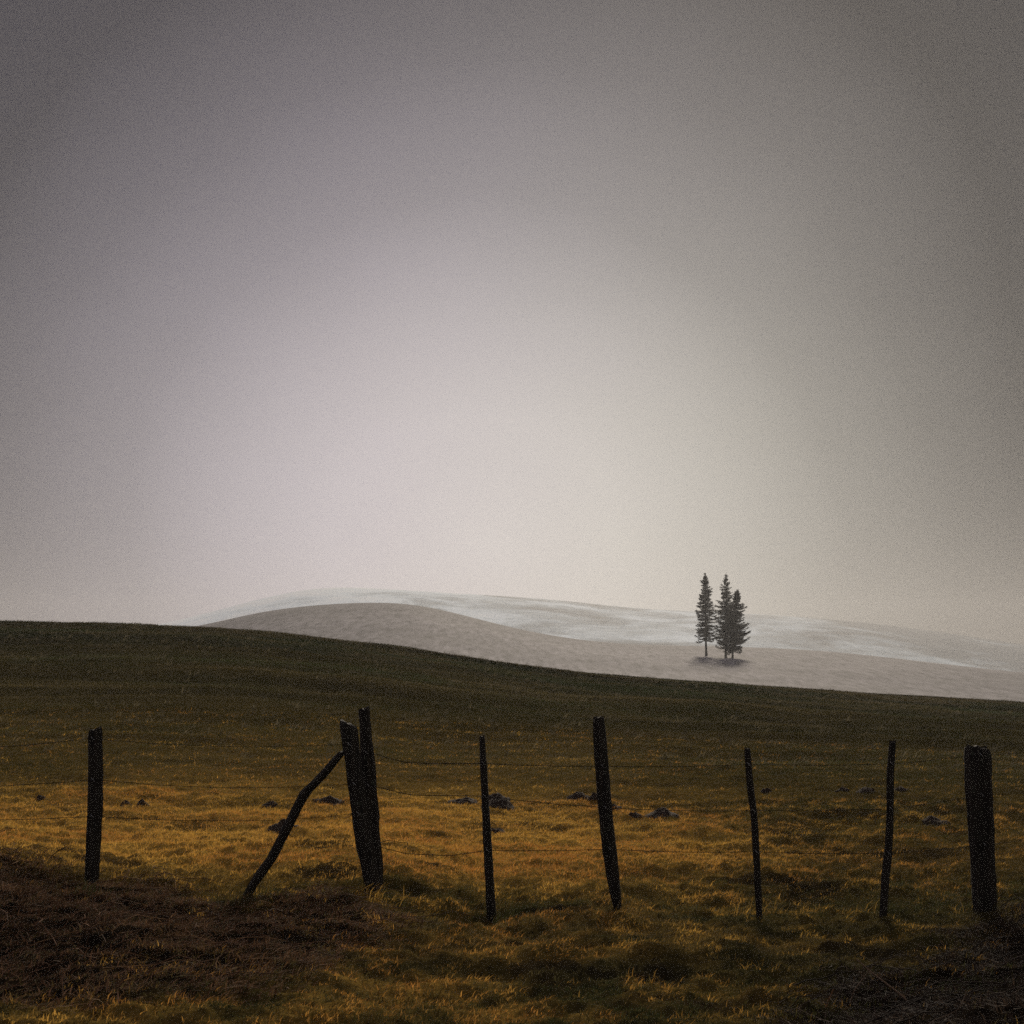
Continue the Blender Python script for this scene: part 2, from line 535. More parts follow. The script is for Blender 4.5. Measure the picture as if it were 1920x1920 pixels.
stalk("bramble_stem", [(1718, 1888), (1690, 1866), (1660, 1843), (1632, 1822), (1606, 1798)], 0.1, 0.008, (0.15, 0.10, 0.065), "long pale bramble stem slanting across the dark tangle at lower right", "stem")
stalk("bramble_stem", [(1592, 1882), (1600, 1860), (1618, 1835), (1636, 1812)], 0.05, 0.005, (0.12, 0.08, 0.05), "thin brown bramble stem leaning right, just below the long slanting stem", "stem")
stalk("bramble_stem", [(1728, 1806), (1716, 1788), (1722, 1772), (1730, 1765)], 0.0, 0.004, (0.10, 0.07, 0.045), "small hooked bramble stem left below the broad post", "stem")
stalk("bramble_stem", [(1786, 1800), (1790, 1775), (1796, 1762)], 0.0, 0.004, (0.10, 0.07, 0.045), "short upright bramble stem straight below the left side of the broad post", "stem")
stalk("bramble_stem", [(1545, 1890), (1555, 1872), (1563, 1855)], 0.0, 0.005, (0.22, 0.11, 0.05), "short rust brown stem at the left edge of the bramble tangle", "stem")
stalk("grass_stalk", [(1128, 1738), (1131, 1722), (1136, 1706)], 0.0, 0.0035, (0.34, 0.22, 0.09), "single straw stalk standing at the foot of the tall leaning post", "stalk")
stalk("bracken_frond", [(560, 1692), (556, 1684), (560, 1675), (570, 1672), (576, 1676)], 0.0, 0.006, (0.34, 0.18, 0.06), "curled orange dead frond between the brace pole and the paired posts", "frond")


# ------------------------------------------------------------------ fence
def post(name, axis, radii, Y, label, square=False, sides=18, slant=0.0, cat="fence post", group="posts of the wire fence", tipback=0.0, knots=0.10, seed=1, depth=1.0):
    """axis: photo positions of the centre line from the top down; radii in photo pixels"""
    ax = np.array(axis, float); rd = np.array(radii, float)
    n = 34
    s = np.linspace(0, 1, n)
    cum = np.concatenate([[0], np.cumsum(np.hypot(*np.diff(ax, axis=0).T))]); cum /= cum[-1]
    cx = np.interp(s, cum, ax[:, 0]); cy = np.interp(s, cum, ax[:, 1]); r = np.interp(s, cum, rd)
    for _ in range(2):
        cx[1:-1] = (cx[:-2] + 2 * cx[1:-1] + cx[2:]) / 4
        r[1:-1] = (r[:-2] + 2 * r[1:-1] + r[2:]) / 4
    X = (cx - 960) / F * Y; Z = EYE + (HOR - cy) / F * Y; R = r / F * Y
    Yv = Y + tipback * (1 - s)
    # carry the foot 0.3 m into the ground
    dx = (X[-1] - X[-4]) / abs(Z[-1] - Z[-4] + 1e-6)
    X = np.append(X, X[-1] + 0.3 * dx); Z = np.append(Z, Z[-1] - 0.35); R = np.append(R, R[-1] * 0.9); Yv = np.append(Yv, Yv[-1])
    gz = float(ground_z(X[-2], Y))
    ox, oy, oz = X[-2], Y, gz
    rs = np.random.RandomState(seed)
    groove = 1 + 0.07 * rs.randn(sides)
    verts = []; faces = []
    for k in range(len(X)):
        bul = 1 + knots * (vnoise(k * 0.35, seed * 3.3, seed) - 0.5)
        for j in range(sides):
            th = 2 * math.pi * j / sides + 0.3
            c, sn = math.cos(th), math.sin(th)
            f = 1.0
            if square:
                f = 1 / (abs(c) ** 5 + abs(sn) ** 5) ** 0.2
            rr = R[k] * f * groove[j] * bul * (1 + 0.10 * (vnoise(j * 0.8 + 50, k * 0.5, seed + 4) - 0.5))
            zz = Z[k]
            if k == 0:
                zz += slant * c * R[k] + 0.9 * R[k] * (rs.rand() - 0.5)
                rr *= 0.93
            verts.append((X[k] + rr * c - ox, Yv[k] + rr * sn * depth - oy, zz - oz))
    m = len(X)
    for k in range(m - 1):
        for j in range(sides):
            a = k * sides + j; b = k * sides + (j + 1) % sides
            faces.append((a, a + sides, b + sides, b))
    top = np.mean(verts[:sides], axis=0)
    verts.append((top[0], top[1], top[2] + 0.15 * R[0])); ti = len(verts) - 1
    for j in range(sides): faces.append((ti, j, (j + 1) % sides))
    faces.append(tuple((m - 1) * sides + j for j in range(sides))[::-1])
    o = link_mesh(name, verts, faces, M_post, smooth=False)
    o.location = (ox, oy, oz)
    tag(o, label, cat, group)
    return o, (X, Yv, Z, R)


posts = {}
posts['left'] = post("fence_post", [(178, 1367), (179, 1440), (178, 1520), (174, 1600), (171, 1648)], [13, 14, 14, 14, 13], 12.6,
                     "straight dark round post at the left end of the fence", seed=2, slant=0.15)
posts['split'] = post("fence_post", [(652, 1358), (660, 1420), (670, 1500), (682, 1580), (698, 1660)], [16, 15, 16, 17, 14], 12.0,
                      "thick leaning post with frayed top, front one of the pair, propped by the brace", seed=3, slant=-0.2, sides=20, knots=0.16)
posts['pair'] = post("fence_post", [(682, 1329), (686, 1385), (691, 1450), (696, 1530), (702, 1600), (706, 1664)], [10.5, 12, 12.5, 13, 13.5, 12], 12.32,
                     "tallest narrow post standing close behind the frayed leaning post", seed=4, slant=0.2, knots=0.2)
posts['thin'] = post("fence_post", [(904, 1380), (907, 1440), (912, 1540), (917, 1630), (922, 1716)], [5, 6.5, 7.5, 8, 8.5], 11.9,
                     "slim pointed stake between the paired posts and the tall leaning post", seed=5, sides=12)
posts['tall'] = post("fence_post", [(1123, 1347), (1127, 1410), (1134, 1500), (1143, 1590), (1153, 1665), (1160, 1712)], [11, 12, 12.5, 13, 11, 7], 11.75,
                     "tall round post leaning left with its foot whittled to a point", seed=6, slant=0.1)
posts['bent'] = post("fence_post", [(1401, 1404), (1406, 1470), (1414, 1530), (1418, 1600), (1424, 1722)], [6, 6.5, 6.5, 6.5, 6], 11.5,
                     "thin stake kinked at mid height, right of the tall leaning post", seed=7, sides=12)
posts['crook'] = post("fence_post", [(1674, 1390), (1669, 1450), (1669, 1520), (1667, 1580), (1660, 1650), (1655, 1735)], [5.5, 6, 6, 6.3, 7, 6], 11.35,
                      "thin crooked stake leaning right beside the broad post", seed=8, sides=12)
posts['broad'] = post("fence_post", [(1832, 1405), (1834, 1480), (1839, 1560), (1843, 1640), (1846, 1712)], [22, 22, 20.5, 19.5, 19], 11.7,
                      "broad squared black post at the right end of the fence", square=True, seed=9, sides=24, slant=-0.12, knots=0.06)
posts['brace'] = post("brace_pole", [(641, 1410), (618, 1438), (596, 1463), (573, 1484), (558, 1512), (534, 1560), (511, 1606), (489, 1637), (474, 1660)],
                      [7, 9, 10, 12, 10.5, 9.5, 9.5, 10.5, 9], 12.0, "crooked brace pole slanting up to the frayed leaning post", seed=10, sides=12,
                      cat="brace pole", group=None, knots=0.2)
o = posts['brace'][0]


def staple(pkey, py):
    o, (X, Yv, Z, R) = posts[pkey]
    z = EYE + (HOR - py) / F * Yv[0]
    k = int(np.argmin(np.abs(Z - z)))
    cx, cyy, cz = X[k], Yv[k] - R[k] * 1.02, Z[k]
    s = 0.014
    path = np.array([[cx - s, cyy + 0.012, cz + s], [cx - s, cyy - 0.006, cz + s], [cx, cyy - 0.008, cz], [cx + s, cyy - 0.006, cz - s], [cx + s, cyy + 0.012, cz - s]])
    V, L, C = tubes([path], [0.0022], [(1, 1, 1)], 5)
    q = link_mesh("staple", V - np.array(o.location), L, M_steel, o)
    return cx, cyy - 0.006, cz


def wire(stops, label, loose=None, sag=0.012):
    """stops: ('post', row) where stapled, or (px, py, Y) for free ends"""
    K = []
    for s in stops:
        if isinstance(s[0], str): K.append(staple(s[0], s[1]))
        else: K.append(((s[0] - 960) / F * s[2], s[2], EYE + (HOR - s[1]) / F * s[2]))
    P = []
    for (a, b) in zip(K[:-1], K[1:]):
        a = np.array(a); b = np.array(b); ln = np.linalg.norm(b - a)
        n = max(6, int(ln / 0.06))
        for t in np.linspace(0, 1, n, endpoint=False):
            p = a + (b - a) * t
            p[2] -= sag * ln * ln * 4 * t * (1 - t) * 0.6
            p[2] += 0.006 * (vnoise(p[0] * 5, p[2] * 3, 3) - 0.5)
            P.append(p)
    P.append(np.array(K[-1]))
    P = np.array(P)
    paths = [P]; rad = [0.0032]; cols = [(1, 1, 1)]
    d = 0.0
    for i in range(1, len(P)):
        d += np.linalg.norm(P[i] - P[i - 1])
        if d > 0.13:
            d = 0
            for sgn in (-1, 1):
                v = np.array([random.uniform(-.6, .6), random.uniform(-.6, .6), 1.0 * sgn]); v *= 0.013 / np.linalg.norm(v)
                paths.append(np.array([P[i] - v, P[i], P[i] + v])); rad.append(0.0018); cols.append((1, 1, 1))
    V, L, C = tubes([p for p in paths], rad, cols, 5)
    o = link_mesh("barbed_wire", V, L, M_wire, smooth=True)
    # undo the taper of the helper on the long strand is not needed: 0.45 of the radius at most
    tag(o, label, "barbed wire", "strands of the wire fence")
    return o


wire([(-160, 1408, 12.6), ('left', 1384), ('split', 1397)], "uppermost barbed wire between the left end post and the paired posts")
wire([('pair', 1414), (765, 1430, 12.2), ('thin', 1436), ('tall', 1432), ('bent', 1433), ('crook', 1427), ('broad', 1417), (2080, 1398, 11.8)],
     "uppermost barbed wire running from the paired posts to the broad post")
wire([(-160, 1478, 12.6), ('left', 1458), (420, 1477, 12.3), ('split', 1464)], "middle barbed wire between the left end post and the paired posts")
wire([('pair', 1472), (770, 1490, 12.2), ('thin', 1497), ('tall', 1515), ('bent', 1519), ('crook', 1515), ('broad', 1492), (2080, 1476, 11.8)],
     "middle barbed wire running from the paired posts to the broad post")
wire([(-160, 1536, 12.6), ('left', 1531), (330, 1538, 12.4), (560, 1536, 12.1), ('split', 1526)], "lowest barbed wire between the left end post and the paired posts")
wire([('pair', 1578), (728, 1575, 12.1), (752, 1579, 12.05), (766, 1581, 12.05), (757, 1588, 12.05)], "short broken wire end sticking out to the right of the paired posts")
wire([('pair', 1586), (760, 1600, 12.2), (850, 1604, 12.0), ('thin', 1590), ('tall', 1596), ('bent', 1600), ('crook', 1598), ('broad', 1582), (2080, 1552, 11.8)],
     "lowest barbed wire running from the paired posts to the broad post")


# ------------------------------------------------------------------ molehills
def molehill(px, py, wpx, hpx, label, seed):
    gx, gy, gz = on_ground(px, py)
    rx = wpx / 2 / F * gy; hz = hpx / F * gy; ry = max(rx * 0.8, hz * 1.2)
    rings, seg = 10, 22
    verts = [(0, 0, 0)]; faces = []
    for i in range(1, rings + 1):
        t = i / rings
        for j in range(seg):
            th = 2 * math.pi * j / seg
            f = 1 + 0.9 * (fbm(2.2 * math.cos(th) + 9, 2.2 * math.sin(th) + 9, 3, seed) - 0.5)
            verts.append((rx * t * f * math.cos(th), ry * t * f * math.sin(th), 0))
    V = np.array(verts)
    t = np.hypot(V[:, 0] / rx, V[:, 1] / ry)
    lump = fbm(V[:, 0] / rx * 3 + seed, V[:, 1] / ry * 3, 4, seed)
    V[:, 2] = hz * 1.1 * (np.clip(1 - t ** 1.6, 0, 1)) * (0.5 + 1.0 * lump) + 0.25 * hz * (vnoise(V[:, 0] * 30, V[:, 1] * 30, seed) - 0.5)
    V[:, 2] = V[:, 2] + ground_z(V[:, 0] + gx, V[:, 1] + gy) - gz - 0.03 * sstep(0.8, 1.1, t) - 0.008
    for j in range(seg): faces.append((0, 1 + j, 1 + (j + 1) % seg))
    for i in range(rings - 1):
        for j in range(seg):
            a = 1 + i * seg + j; b = 1 + i * seg + (j + 1) % seg
            faces.append((a, a + seg, b + seg, b))
    o = link_mesh("molehill", V, faces, M_soil, smooth=True)
    o.location = (gx, gy, gz)
    tag(o, label, "molehill", "molehills on the pasture")


MH = [
    (932, 1514, 62, 24, "largest dark molehill, touching the right side of the slim pointed stake"),
    (930, 1499, 52, 12, "low molehill just behind the largest one by the slim pointed stake"),
    (1242, 1531, 60, 17, "wide rounded molehill midway between the tall leaning post and the kinked stake"),
    (1192, 1530, 26, 8, "small flat molehill left of the wide rounded one, near the tall leaning post"),
    (1082, 1499, 46, 17, "ragged molehill a little left of the tall leaning post"),
    (1113, 1498, 24, 14, "small steep molehill touching the left side of the tall leaning post"),
    (616, 1503, 54, 13, "flat oval molehill between the brace pole and the paired posts"),
    (506, 1509, 30, 8, "small flat molehill left of the brace pole, the higher one of two there"),
    (536, 1554, 66, 14, "wide molehill crossed by the lower half of the brace pole"),
    (236, 1507, 24, 8, "small molehill just right of the left end post, left one of two"),
    (268, 1507, 22, 10, "small molehill right of the left end post, right one of two"),
    (76, 1499, 18, 12, "small pointed molehill left of the left end post"),
    (868, 1506, 54, 11, "long low molehill left of the slim pointed stake"),
    (1150, 1516, 34, 10, "low molehill behind the middle of the tall leaning post"),
    (930, 1561, 34, 11, "molehill behind the lower middle of the slim pointed stake"),
    (1437, 1484, 20, 10, "tiny molehill on the right of the kinked stake"),
    (1578, 1481, 26, 7, "small dark molehill left of the crooked stake, left one of two"),
    (1622, 1483, 36, 7, "low dark molehill left of the crooked stake, right one of two"),
    (1690, 1481, 26, 8, "low molehill just right of the crooked stake"),
    (1756, 1544, 50, 12, "wide low molehill between the crooked stake and the broad post"),
]
for i, (px, py, w_, h_, lab) in enumerate(MH):
    molehill(px, py, w_ * 1.25, h_ * 0.7, lab, 100 + i)


# ------------------------------------------------------------------ far hills
def far_hill(name, cx, cy, Yfoot, efoot, Ycrest, Yback, mat, label, lump, seed):
    gx, gy = smooth_curve(cx, cy)
    aa = np.linspace(gx[0], gx[-1], 260)
    E = (HOR - np.interp(aa, gx, gy)) / F
    ts = np.concatenate([np.linspace(0, 1, 90), np.linspace(1, 2, 30)[1:]])
    T, A = np.meshgrid(ts, aa, indexing='ij')
    EE = np.interp(A, aa, E)
    Y = np.where(T <= 1, Yfoot + (Ycrest - Yfoot) * T, Ycrest + (Yback - Ycrest) * (T - 1))
    e = np.where(T <= 1, efoot + (EE - efoot) * np.sin(np.clip(T, 0, 1) * math.pi / 2) ** 0.9, 0)
    Z = EYE + Y * e
    zc = EYE + Ycrest * EE
    Z = np.where(T > 1, zc - (zc + 12) * (1 - np.cos((T - 1) * math.pi)) / 2, Z)
    X = (A - 960) / F * Y
    Z = Z + lump * (fbm(X / (lump * 12), Y / (lump * 30), 4, seed) - 0.5) * np.sin(np.clip(T, 0, 1) * math.pi)
    v = np.stack([X, Y, Z], -1).reshape(-1, 3)
    ny, na = Y.shape
    i = np.arange((ny - 1) * na).reshape(ny - 1, na)[:, :-1].ravel()
    q = np.stack([i, i + 1, i + na + 1, i + na], 1)
    o = fast_mesh(name, v, q.ravel(), np.arange(len(q)) * 4, np.full(len(q), 4), mat, None, True)
    tag(o, label, "hill", kind="structure")
    return X, Y, Z


def streak_mat(name, stops, scale, detail=6, rough=0.6, stops2=None, scale2=None, mist_fade=None):
    m, nt, out = new_mat(name)
    geo = nt.nodes.new("ShaderNodeNewGeometry")
    mp = nt.nodes.new("ShaderNodeMapping"); mp.inputs["Scale"].default_value = scale
    nt.links.new(geo.outputs["Position"], mp.inputs[0])
    n = N(nt, "ShaderNodeTexNoise", Scale=1.0, Detail=detail, Roughness=rough, Distortion=0.4)
    nt.links.new(mp.outputs[0], n.inputs["Vector"])
    fac = n.outputs[0]
    if mist_fade:
        # slate mist at the right end, painted in as darker colour
        sp = nt.nodes.new("ShaderNodeSeparateXYZ"); nt.links.new(geo.outputs["Position"], sp.inputs[0])
        mr = nt.nodes.new("ShaderNodeMapRange"); mr.interpolation_type = 'SMOOTHSTEP'
        nt.links.new(sp.outputs[0], mr.inputs[0])
        mr.inputs[1].default_value, mr.inputs[2].default_value, mr.inputs[3].default_value, mr.inputs[4].default_value = mist_fade[0], mist_fade[1], 0.0, mist_fade[2]
        ad = N(nt, "ShaderNodeMath", operation='ADD')
        nt.links.new(fac, ad.inputs[0]); nt.links.new(mr.outputs[0], ad.inputs[1]); fac = ad.outputs[0]
        # and haze dissolving the left crest, painted in as paler colour
        ml = nt.nodes.new("ShaderNodeMapRange"); ml.interpolation_type = 'SMOOTHSTEP'
        nt.links.new(sp.outputs[0], ml.inputs[0])
        ml.inputs[1].default_value, ml.inputs[2].default_value, ml.inputs[3].default_value, ml.inputs[4].default_value = -230, 20, 0.15, 0.0
        a2 = N(nt, "ShaderNodeMath", operation='ADD')
        nt.links.new(fac, a2.inputs[0]); nt.links.new(ml.outputs[0], a2.inputs[1]); fac = a2.outputs[0]
    c = ramp(nt, fac, stops)
    if stops2:
        mp2 = nt.nodes.new("ShaderNodeMapping"); mp2.inputs["Scale"].default_value = scale2
        nt.links.new(geo.outputs["Position"], mp2.inputs[0])
        n2 = N(nt, "ShaderNodeTexNoise", Scale=1.0, Detail=8.0, Roughness=0.75)
        nt.links.new(mp2.outputs[0], n2.inputs["Vector"])
        mul = N(nt, "ShaderNodeMixRGB", blend_type='MULTIPLY'); mul.inputs[0].default_value = 1
        nt.links.new(c, mul.inputs[1]); nt.links.new(ramp(nt, n2.outputs[0], stops2), mul.inputs[2])
        c = mul.outputs[0]
    d = N(nt, "ShaderNodeBsdfPrincipled", Roughness=0.9)
    d.inputs["Specular IOR Level"].default_value = 0.1
    nt.links.new(c, d.inputs["Base Color"])
    nt.links.new(d.outputs[0], out.inputs[0])
    return m


M_frost = streak_mat("frosted_field", [(0.30, (0.092, 0.088, 0.093)), (0.5, (0.130, 0.124, 0.130)), (0.7, (0.178, 0.170, 0.177))], (0.006, 0.018, 0.0), 5, 0.55,
                     [(0.38, (0.35, 0.35, 0.36)), (0.62, (1.6, 1.58, 1.57))], (0.8, 0.14, 0.3))
M_snow = streak_mat("patchy_snow_mist", [(0.36, (0.045, 0.065, 0.085)), (0.48, (0.25, 0.32, 0.37)), (0.58, (0.52, 0.63, 0.71)), (0.70, (0.60, 0.66, 0.70))], (0.010, 0.007, 0.03), 10, 0.74, mist_fade=(130, 430, -0.19))

TREE_Y = 250.0
FX, FY, FZ = far_hill("frosted_hill",
         [-1500, -200, 200, 390, 450, 530, 620, 730, 790, 860, 950, 1020, 1100, 1200, 1330, 1480, 1600, 1700, 1920, 2400, 3600],
         [1300, 1235, 1196, 1173, 1154, 1140, 1132, 1128, 1133, 1151, 1175, 1190, 1202, 1210, 1211, 1216, 1225, 1237, 1262, 1285, 1310],
         120, -0.030, 330, 700, M_frost, "pale frosted hill behind the dark pasture, carrying the three spruces", 1.2, 5)
far_hill("snowy_hill",
         [-1500, -300, 0, 300, 440, 560, 650, 760, 900, 1040, 1200, 1350, 1500, 1650, 1800, 1920, 2400, 3600],
         [1310, 1260, 1215, 1172, 1136, 1104, 1099, 1107, 1115, 1124, 1142, 1148, 1156, 1170, 1190, 1210, 1250, 1310],
         600, -0.02, 1400, 1850, M_snow, "farthest misty hill with streaks of snow", 9.0, 15)


# ------------------------------------------------------------------ spruces
def hill_depth(px, py):
    """distance at which the sight line meets the frosted hill"""
    a = (px - 960) / F
    col = int(np.argmin(np.abs(FX[0] / FY[0] - a)))
    e = (FZ[:90, col] - EYE) / FY[:90, col]
    k = int(np.argmax(e >= (HOR - py) / F))
    return float(FY[k, col]), float(FZ[k, col])


def needle_mat():
    m, nt, out = new_mat("spruce_needles")
    at = N(nt, "ShaderNodeAttribute", attribute_name="tint")
    d = N(nt, "ShaderNodeBsdfPrincipled", Roughness=0.8)
    d.inputs["Specular IOR Level"].default_value = 0.1
    nt.links.new(at.outputs["Color"], d.inputs["Base Color"])
    nt.links.new(d.outputs[0], out.inputs[0])
    return m


M_needle = needle_mat()


def spruce(px, top, base, crown_low, width, apex_px, Yd, label, seed, density=1.0, bare=0.0, stubs=()):
    rs = np.random.RandomState(seed)
    sc = Yd / F
    H = (base - top) * sc; low = (base - crown_low) * sc; Wd = width * sc; lean = (apex_px - px) * sc
    root = bpy.data.objects.new("spruce_tree", None)
    COL.objects.link(root)
    root.location = ((px - 960) * sc, Yd, EYE + (HOR - base) * sc)
    tag(root, label, "spruce", "spruces on the frosted hill")
    t = np.linspace(0, 1, 14)
    path = np.stack([lean * t ** 1.3 + 0.06 * np.sin(t * 7 + seed), 0.05 * np.sin(t * 5), -0.4 + (H + 0.4) * t], 1)
    V = []; Fc = []
    sides = 10
    for k in range(14):
        r = 0.19 * H / 15 * (1 - t[k]) + 0.02 + (0.10 * max(0, 1 - t[k] * 14))
        for j in range(sides):
            th = 2 * math.pi * j / sides
            V.append((path[k, 0] + r * math.cos(th), path[k, 1] + r * math.sin(th), path[k, 2]))
    for k in range(13):
        for j in range(sides):
            a = k * sides + j; b = k * sides + (j + 1) % sides
            Fc.append((a, b, b + sides, a + sides))
    link_mesh("trunk", V, Fc, M_bark, root, True)
    # crown: whorls of drooping limbs hung with needle sprays
    P = []; Q = []; C = []
    limb_paths = []; limb_r = []
    z = low
    while z < H - 0.15:
        f = (z - low) / (H - low)
        prof_ = (1 - f) ** 0.88 * min(1.0, 0.45 + 2.2 * f) * (0.85 + 0.3 * rs.rand())
        R = Wd / 2 * prof_ * 1.1 + 0.03
        n = rs.randint(4, 8) if f < 0.93 else 4
        ph = rs.rand() * 6.28
        for b in range(n):
            if rs.rand() < bare: continue
            az = ph + 2 * math.pi * b / n + rs.randn() * 0.25
            L = R * rs.uniform(0.5, 1.15) * (0.62 + 0.76 * float(vnoise(az * 0.9 + 30, z * 0.55, seed)))
            if rs.rand() < 0.08: L *= 0.4
            droop = (0.45 * (1 - f) + 0.02) * rs.uniform(0.7, 1.3)
            up0 = 0.10 if f < 0.8 else 0.6
            s = np.linspace(0, 1, 7)
            bx = lean * ((z + 0 * s) / H) ** 1.3 + math.cos(az) * L * s
            by = math.sin(az) * L * s
            bz = z + rs.uniform(-.22, .22) + L * (up0 * s - droop * np.sin(s * 1.9) + 0.16 * s ** 3)
            limb = np.stack([bx, by, bz], 1)
            limb_paths.append(limb); limb_r.append(0.012 + 0.02 * (1 - f))
            m = int((16 + 70 * L / 1.6) * density)
            tt = 0.10 + 0.92 * rs.rand(m) ** 0.8
            pos = np.stack([np.interp(tt, s, limb[:, k]) for k in range(3)], 1)
            spread = 0.16 * (1.15 - tt) + 0.05
            side = rs.randn(m) * spread * (0.6 + 0.5 * L)
            pos[:, 0] += -math.sin(az) * side; pos[:, 1] += math.cos(az) * side
            ln = rs.uniform(0.14, 0.42, m) * (0.25 + 0.75 * min(1, L / 0.9))
            dirv = np.stack([math.cos(az) * 0.6 - math.sin(az) * np.sign(side) * 0.5, math.sin(az) * 0.6 + math.cos(az) * np.sign(side) * 0.5,
                             -0.75 - 0.3 * rs.rand(m)], 1) + rs.randn(m, 3) * 0.25
            dirv /= np.linalg.norm(dirv, axis=1)[:, None]
            wv = np.cross(dirv, rs.randn(m, 3)); wv /= np.linalg.norm(wv, axis=1)[:, None]
            ww = rs.uniform(0.02, 0.055, m)[:, None]
            P.append(np.stack([pos - wv * ww, pos + wv * ww, pos + dirv * ln[:, None]], 1).reshape(-1, 3))
            sh = rs.uniform(0.55, 1.5)
            C.append(np.repeat(np.array([[0.011, 0.013, 0.010]]) * sh * rs.uniform(0.7, 1.3, m)[:, None], 3, 0))
        z += (0.13 + 0.13 * (1 - f)) * rs.uniform(0.7, 1.25) * H / 15
    for (dx, zz, dz) in stubs:
        s = np.linspace(0, 1, 6)
        limb_paths.append(np.stack([dx * sc * s, 0.2 * s, zz * sc + dz * sc * s + 0.12 * np.sin(s * 3)], 1)); limb_r.append(0.05)
    P = np.concatenate(P); C = np.concatenate(C)
    LV, LL, LC = tubes(limb_paths, limb_r, [(0.014, 0.013, 0.012)] * len(limb_paths), 4)
    nt_ = len(P) // 3
    loops = np.concatenate([np.arange(len(P)), (LL + len(P)).ravel()])
    starts = np.concatenate([np.arange(nt_) * 3, len(P) + np.arange(len(LL)) * 4])
    tot = np.concatenate([np.full(nt_, 3), np.full(len(LL), 4)])
    o = fast_mesh("crown", np.concatenate([P, LV]), loops, starts, tot, M_needle, np.concatenate([C, LC]))
    o.parent = root
    return root


for args in [
    dict(px=1324, top=1074, base=1229, crown_low=1198, width=60, apex_px=1322, label="leftmost spruce with a bare lower trunk, standing slightly apart", seed=21, density=1.0),
    dict(px=1361, top=1076, base=1234, crown_low=1203, width=64, apex_px=1361, label="tall airy spruce in the middle of the three", seed=22, density=0.75, bare=0.08, stubs=[(-20, 27, -2), (-12, 18, -4)]),
    dict(px=1374, top=1106, base=1234, crown_low=1218, width=72, apex_px=1383, label="shorter dense dark spruce on the right, overlapping the middle one", seed=23, density=1.25, stubs=[(14, 22, -12)]),
]:
    Yd, zz = hill_depth(args['px'], args['base'])
    print("TREE depth", args['px'], round(Yd, 1))
    spruce(Yd=Yd, **args)


# ------------------------------------------------------------------ air
def haze_box():
    x0, x1, y0, y1, z0, z1 = -2400, 2400, -80, 1950, -25, 125
    v = [(x0, y0, z0), (x1, y0, z0), (x1, y1, z0), (x0, y1, z0), (x0, y0, z1), (x1, y0, z1), (x1, y1, z1), (x0, y1, z1)]
    f = [(0, 3, 2, 1), (4, 5, 6, 7), (0, 1, 5, 4), (1, 2, 6, 5), (2, 3, 7, 6), (3, 0, 4, 7)]
    m, nt, out = new_mat("misty_air")
    vol = nt.nodes.new("ShaderNodeVolumePrincipled")
    vol.inputs["Color"].default_value = (0.95, 0.955, 0.97, 1)
    vol.inputs["Density"].default_value = 0.00029
    vol.inputs["Anisotropy"].default_value = 0.3
    nt.links.new(vol.outputs[0], out.inputs["Volume"])
    o = link_mesh("haze", v, f, m)
    tag(o, "thin pale mist fading the far hills", "haze", kind="stuff")


haze_box()

# ------------------------------------------------------------------ light
SUN_EL = math.radians(25); SUN_AZ = math.radians(9)     # azimuth from straight ahead, negative to the left
sd = bpy.data.lights.new("sun", 'SUN')
sd.energy = 3.6; sd.angle = math.radians(8); sd.color = (1.0, 0.87, 0.70)
so = bpy.data.objects.new("sun", sd); COL.objects.link(so)
from mathutils import Vector
sun_dir = Vector((math.sin(SUN_AZ) * math.cos(SUN_EL), math.cos(SUN_AZ) * math.cos(SUN_EL), math.sin(SUN_EL)))
so.rotation_euler = (-sun_dir).to_track_quat('-Z', 'Y').to_euler()
so.location = (0, 0, 60)

world = bpy.data.worlds.new("World"); scene.world = world
world.use_nodes = True
nt = world.node_tree; nt.nodes.clear()
wout = nt.nodes.new("ShaderNodeOutputWorld"); bg = nt.nodes.new("ShaderNodeBackground")
bg.inputs[1].default_value = 0.1
nt.links.new(bg.outputs[0], wout.inputs[0])
sky = nt.nodes.new("ShaderNodeTexSky"); sky.sky_type = 'NISHITA'; sky.sun_disc = False
sky.sun_elevation = SUN_EL; sky.sun_rotation = SUN_AZ
tc = nt.nodes.new("ShaderNodeTexCoord")
nrm = N(nt, "ShaderNodeVectorMath", operation='NORMALIZE')
nt.links.new(tc.outputs["Generated"], nrm.inputs[0])
dirv = nrm.outputs[0]


def M(op, a, b=None, c=None, clamp=False):
    n = N(nt, "ShaderNodeMath", operation=op); n.use_clamp = clamp
    for k, v in enumerate((a, b, c)):
        if v is None: continue
        if isinstance(v, (int, float)): n.inputs[k].default_value = v
        else: nt.links.new(v, n.inputs[k])
    return n.outputs[0]


# soft cloud structure warps the glow of the hidden sun
cn = N(nt, "ShaderNodeTexNoise", Scale=2.6, Detail=5.0, Roughness=0.55)
cmap = nt.nodes.new("ShaderNodeMapping"); cmap.inputs["Scale"].default_value = (1.0, 1.0, 1.6)
cmap.inputs["Rotation"].default_value = (0, math.radians(28), 0)
nt.links.new(dirv, cmap.inputs[0]); nt.links.new(cmap.outputs[0], cn.inputs["Vector"])
cl = M('SUBTRACT', cn.outputs[0], 0.5)
G = Vector(((925 - 960) / F, 1, (HOR - 1035) / F)).normalized()
dot = N(nt, "ShaderNodeVectorMath", operation='DOT_PRODUCT')
wide = N(nt, "ShaderNodeVectorMath", operation='MULTIPLY'); wide.inputs[1].default_value = (0.84, 1.0, 1.0)
nt.links.new(dirv, wide.inputs[0])
wnorm = N(nt, "ShaderNodeVectorMath", operation='NORMALIZE'); nt.links.new(wide.outputs[0], wnorm.inputs[0])
nt.links.new(wnorm.outputs[0], dot.inputs[0]); dot.inputs[1].default_value = G
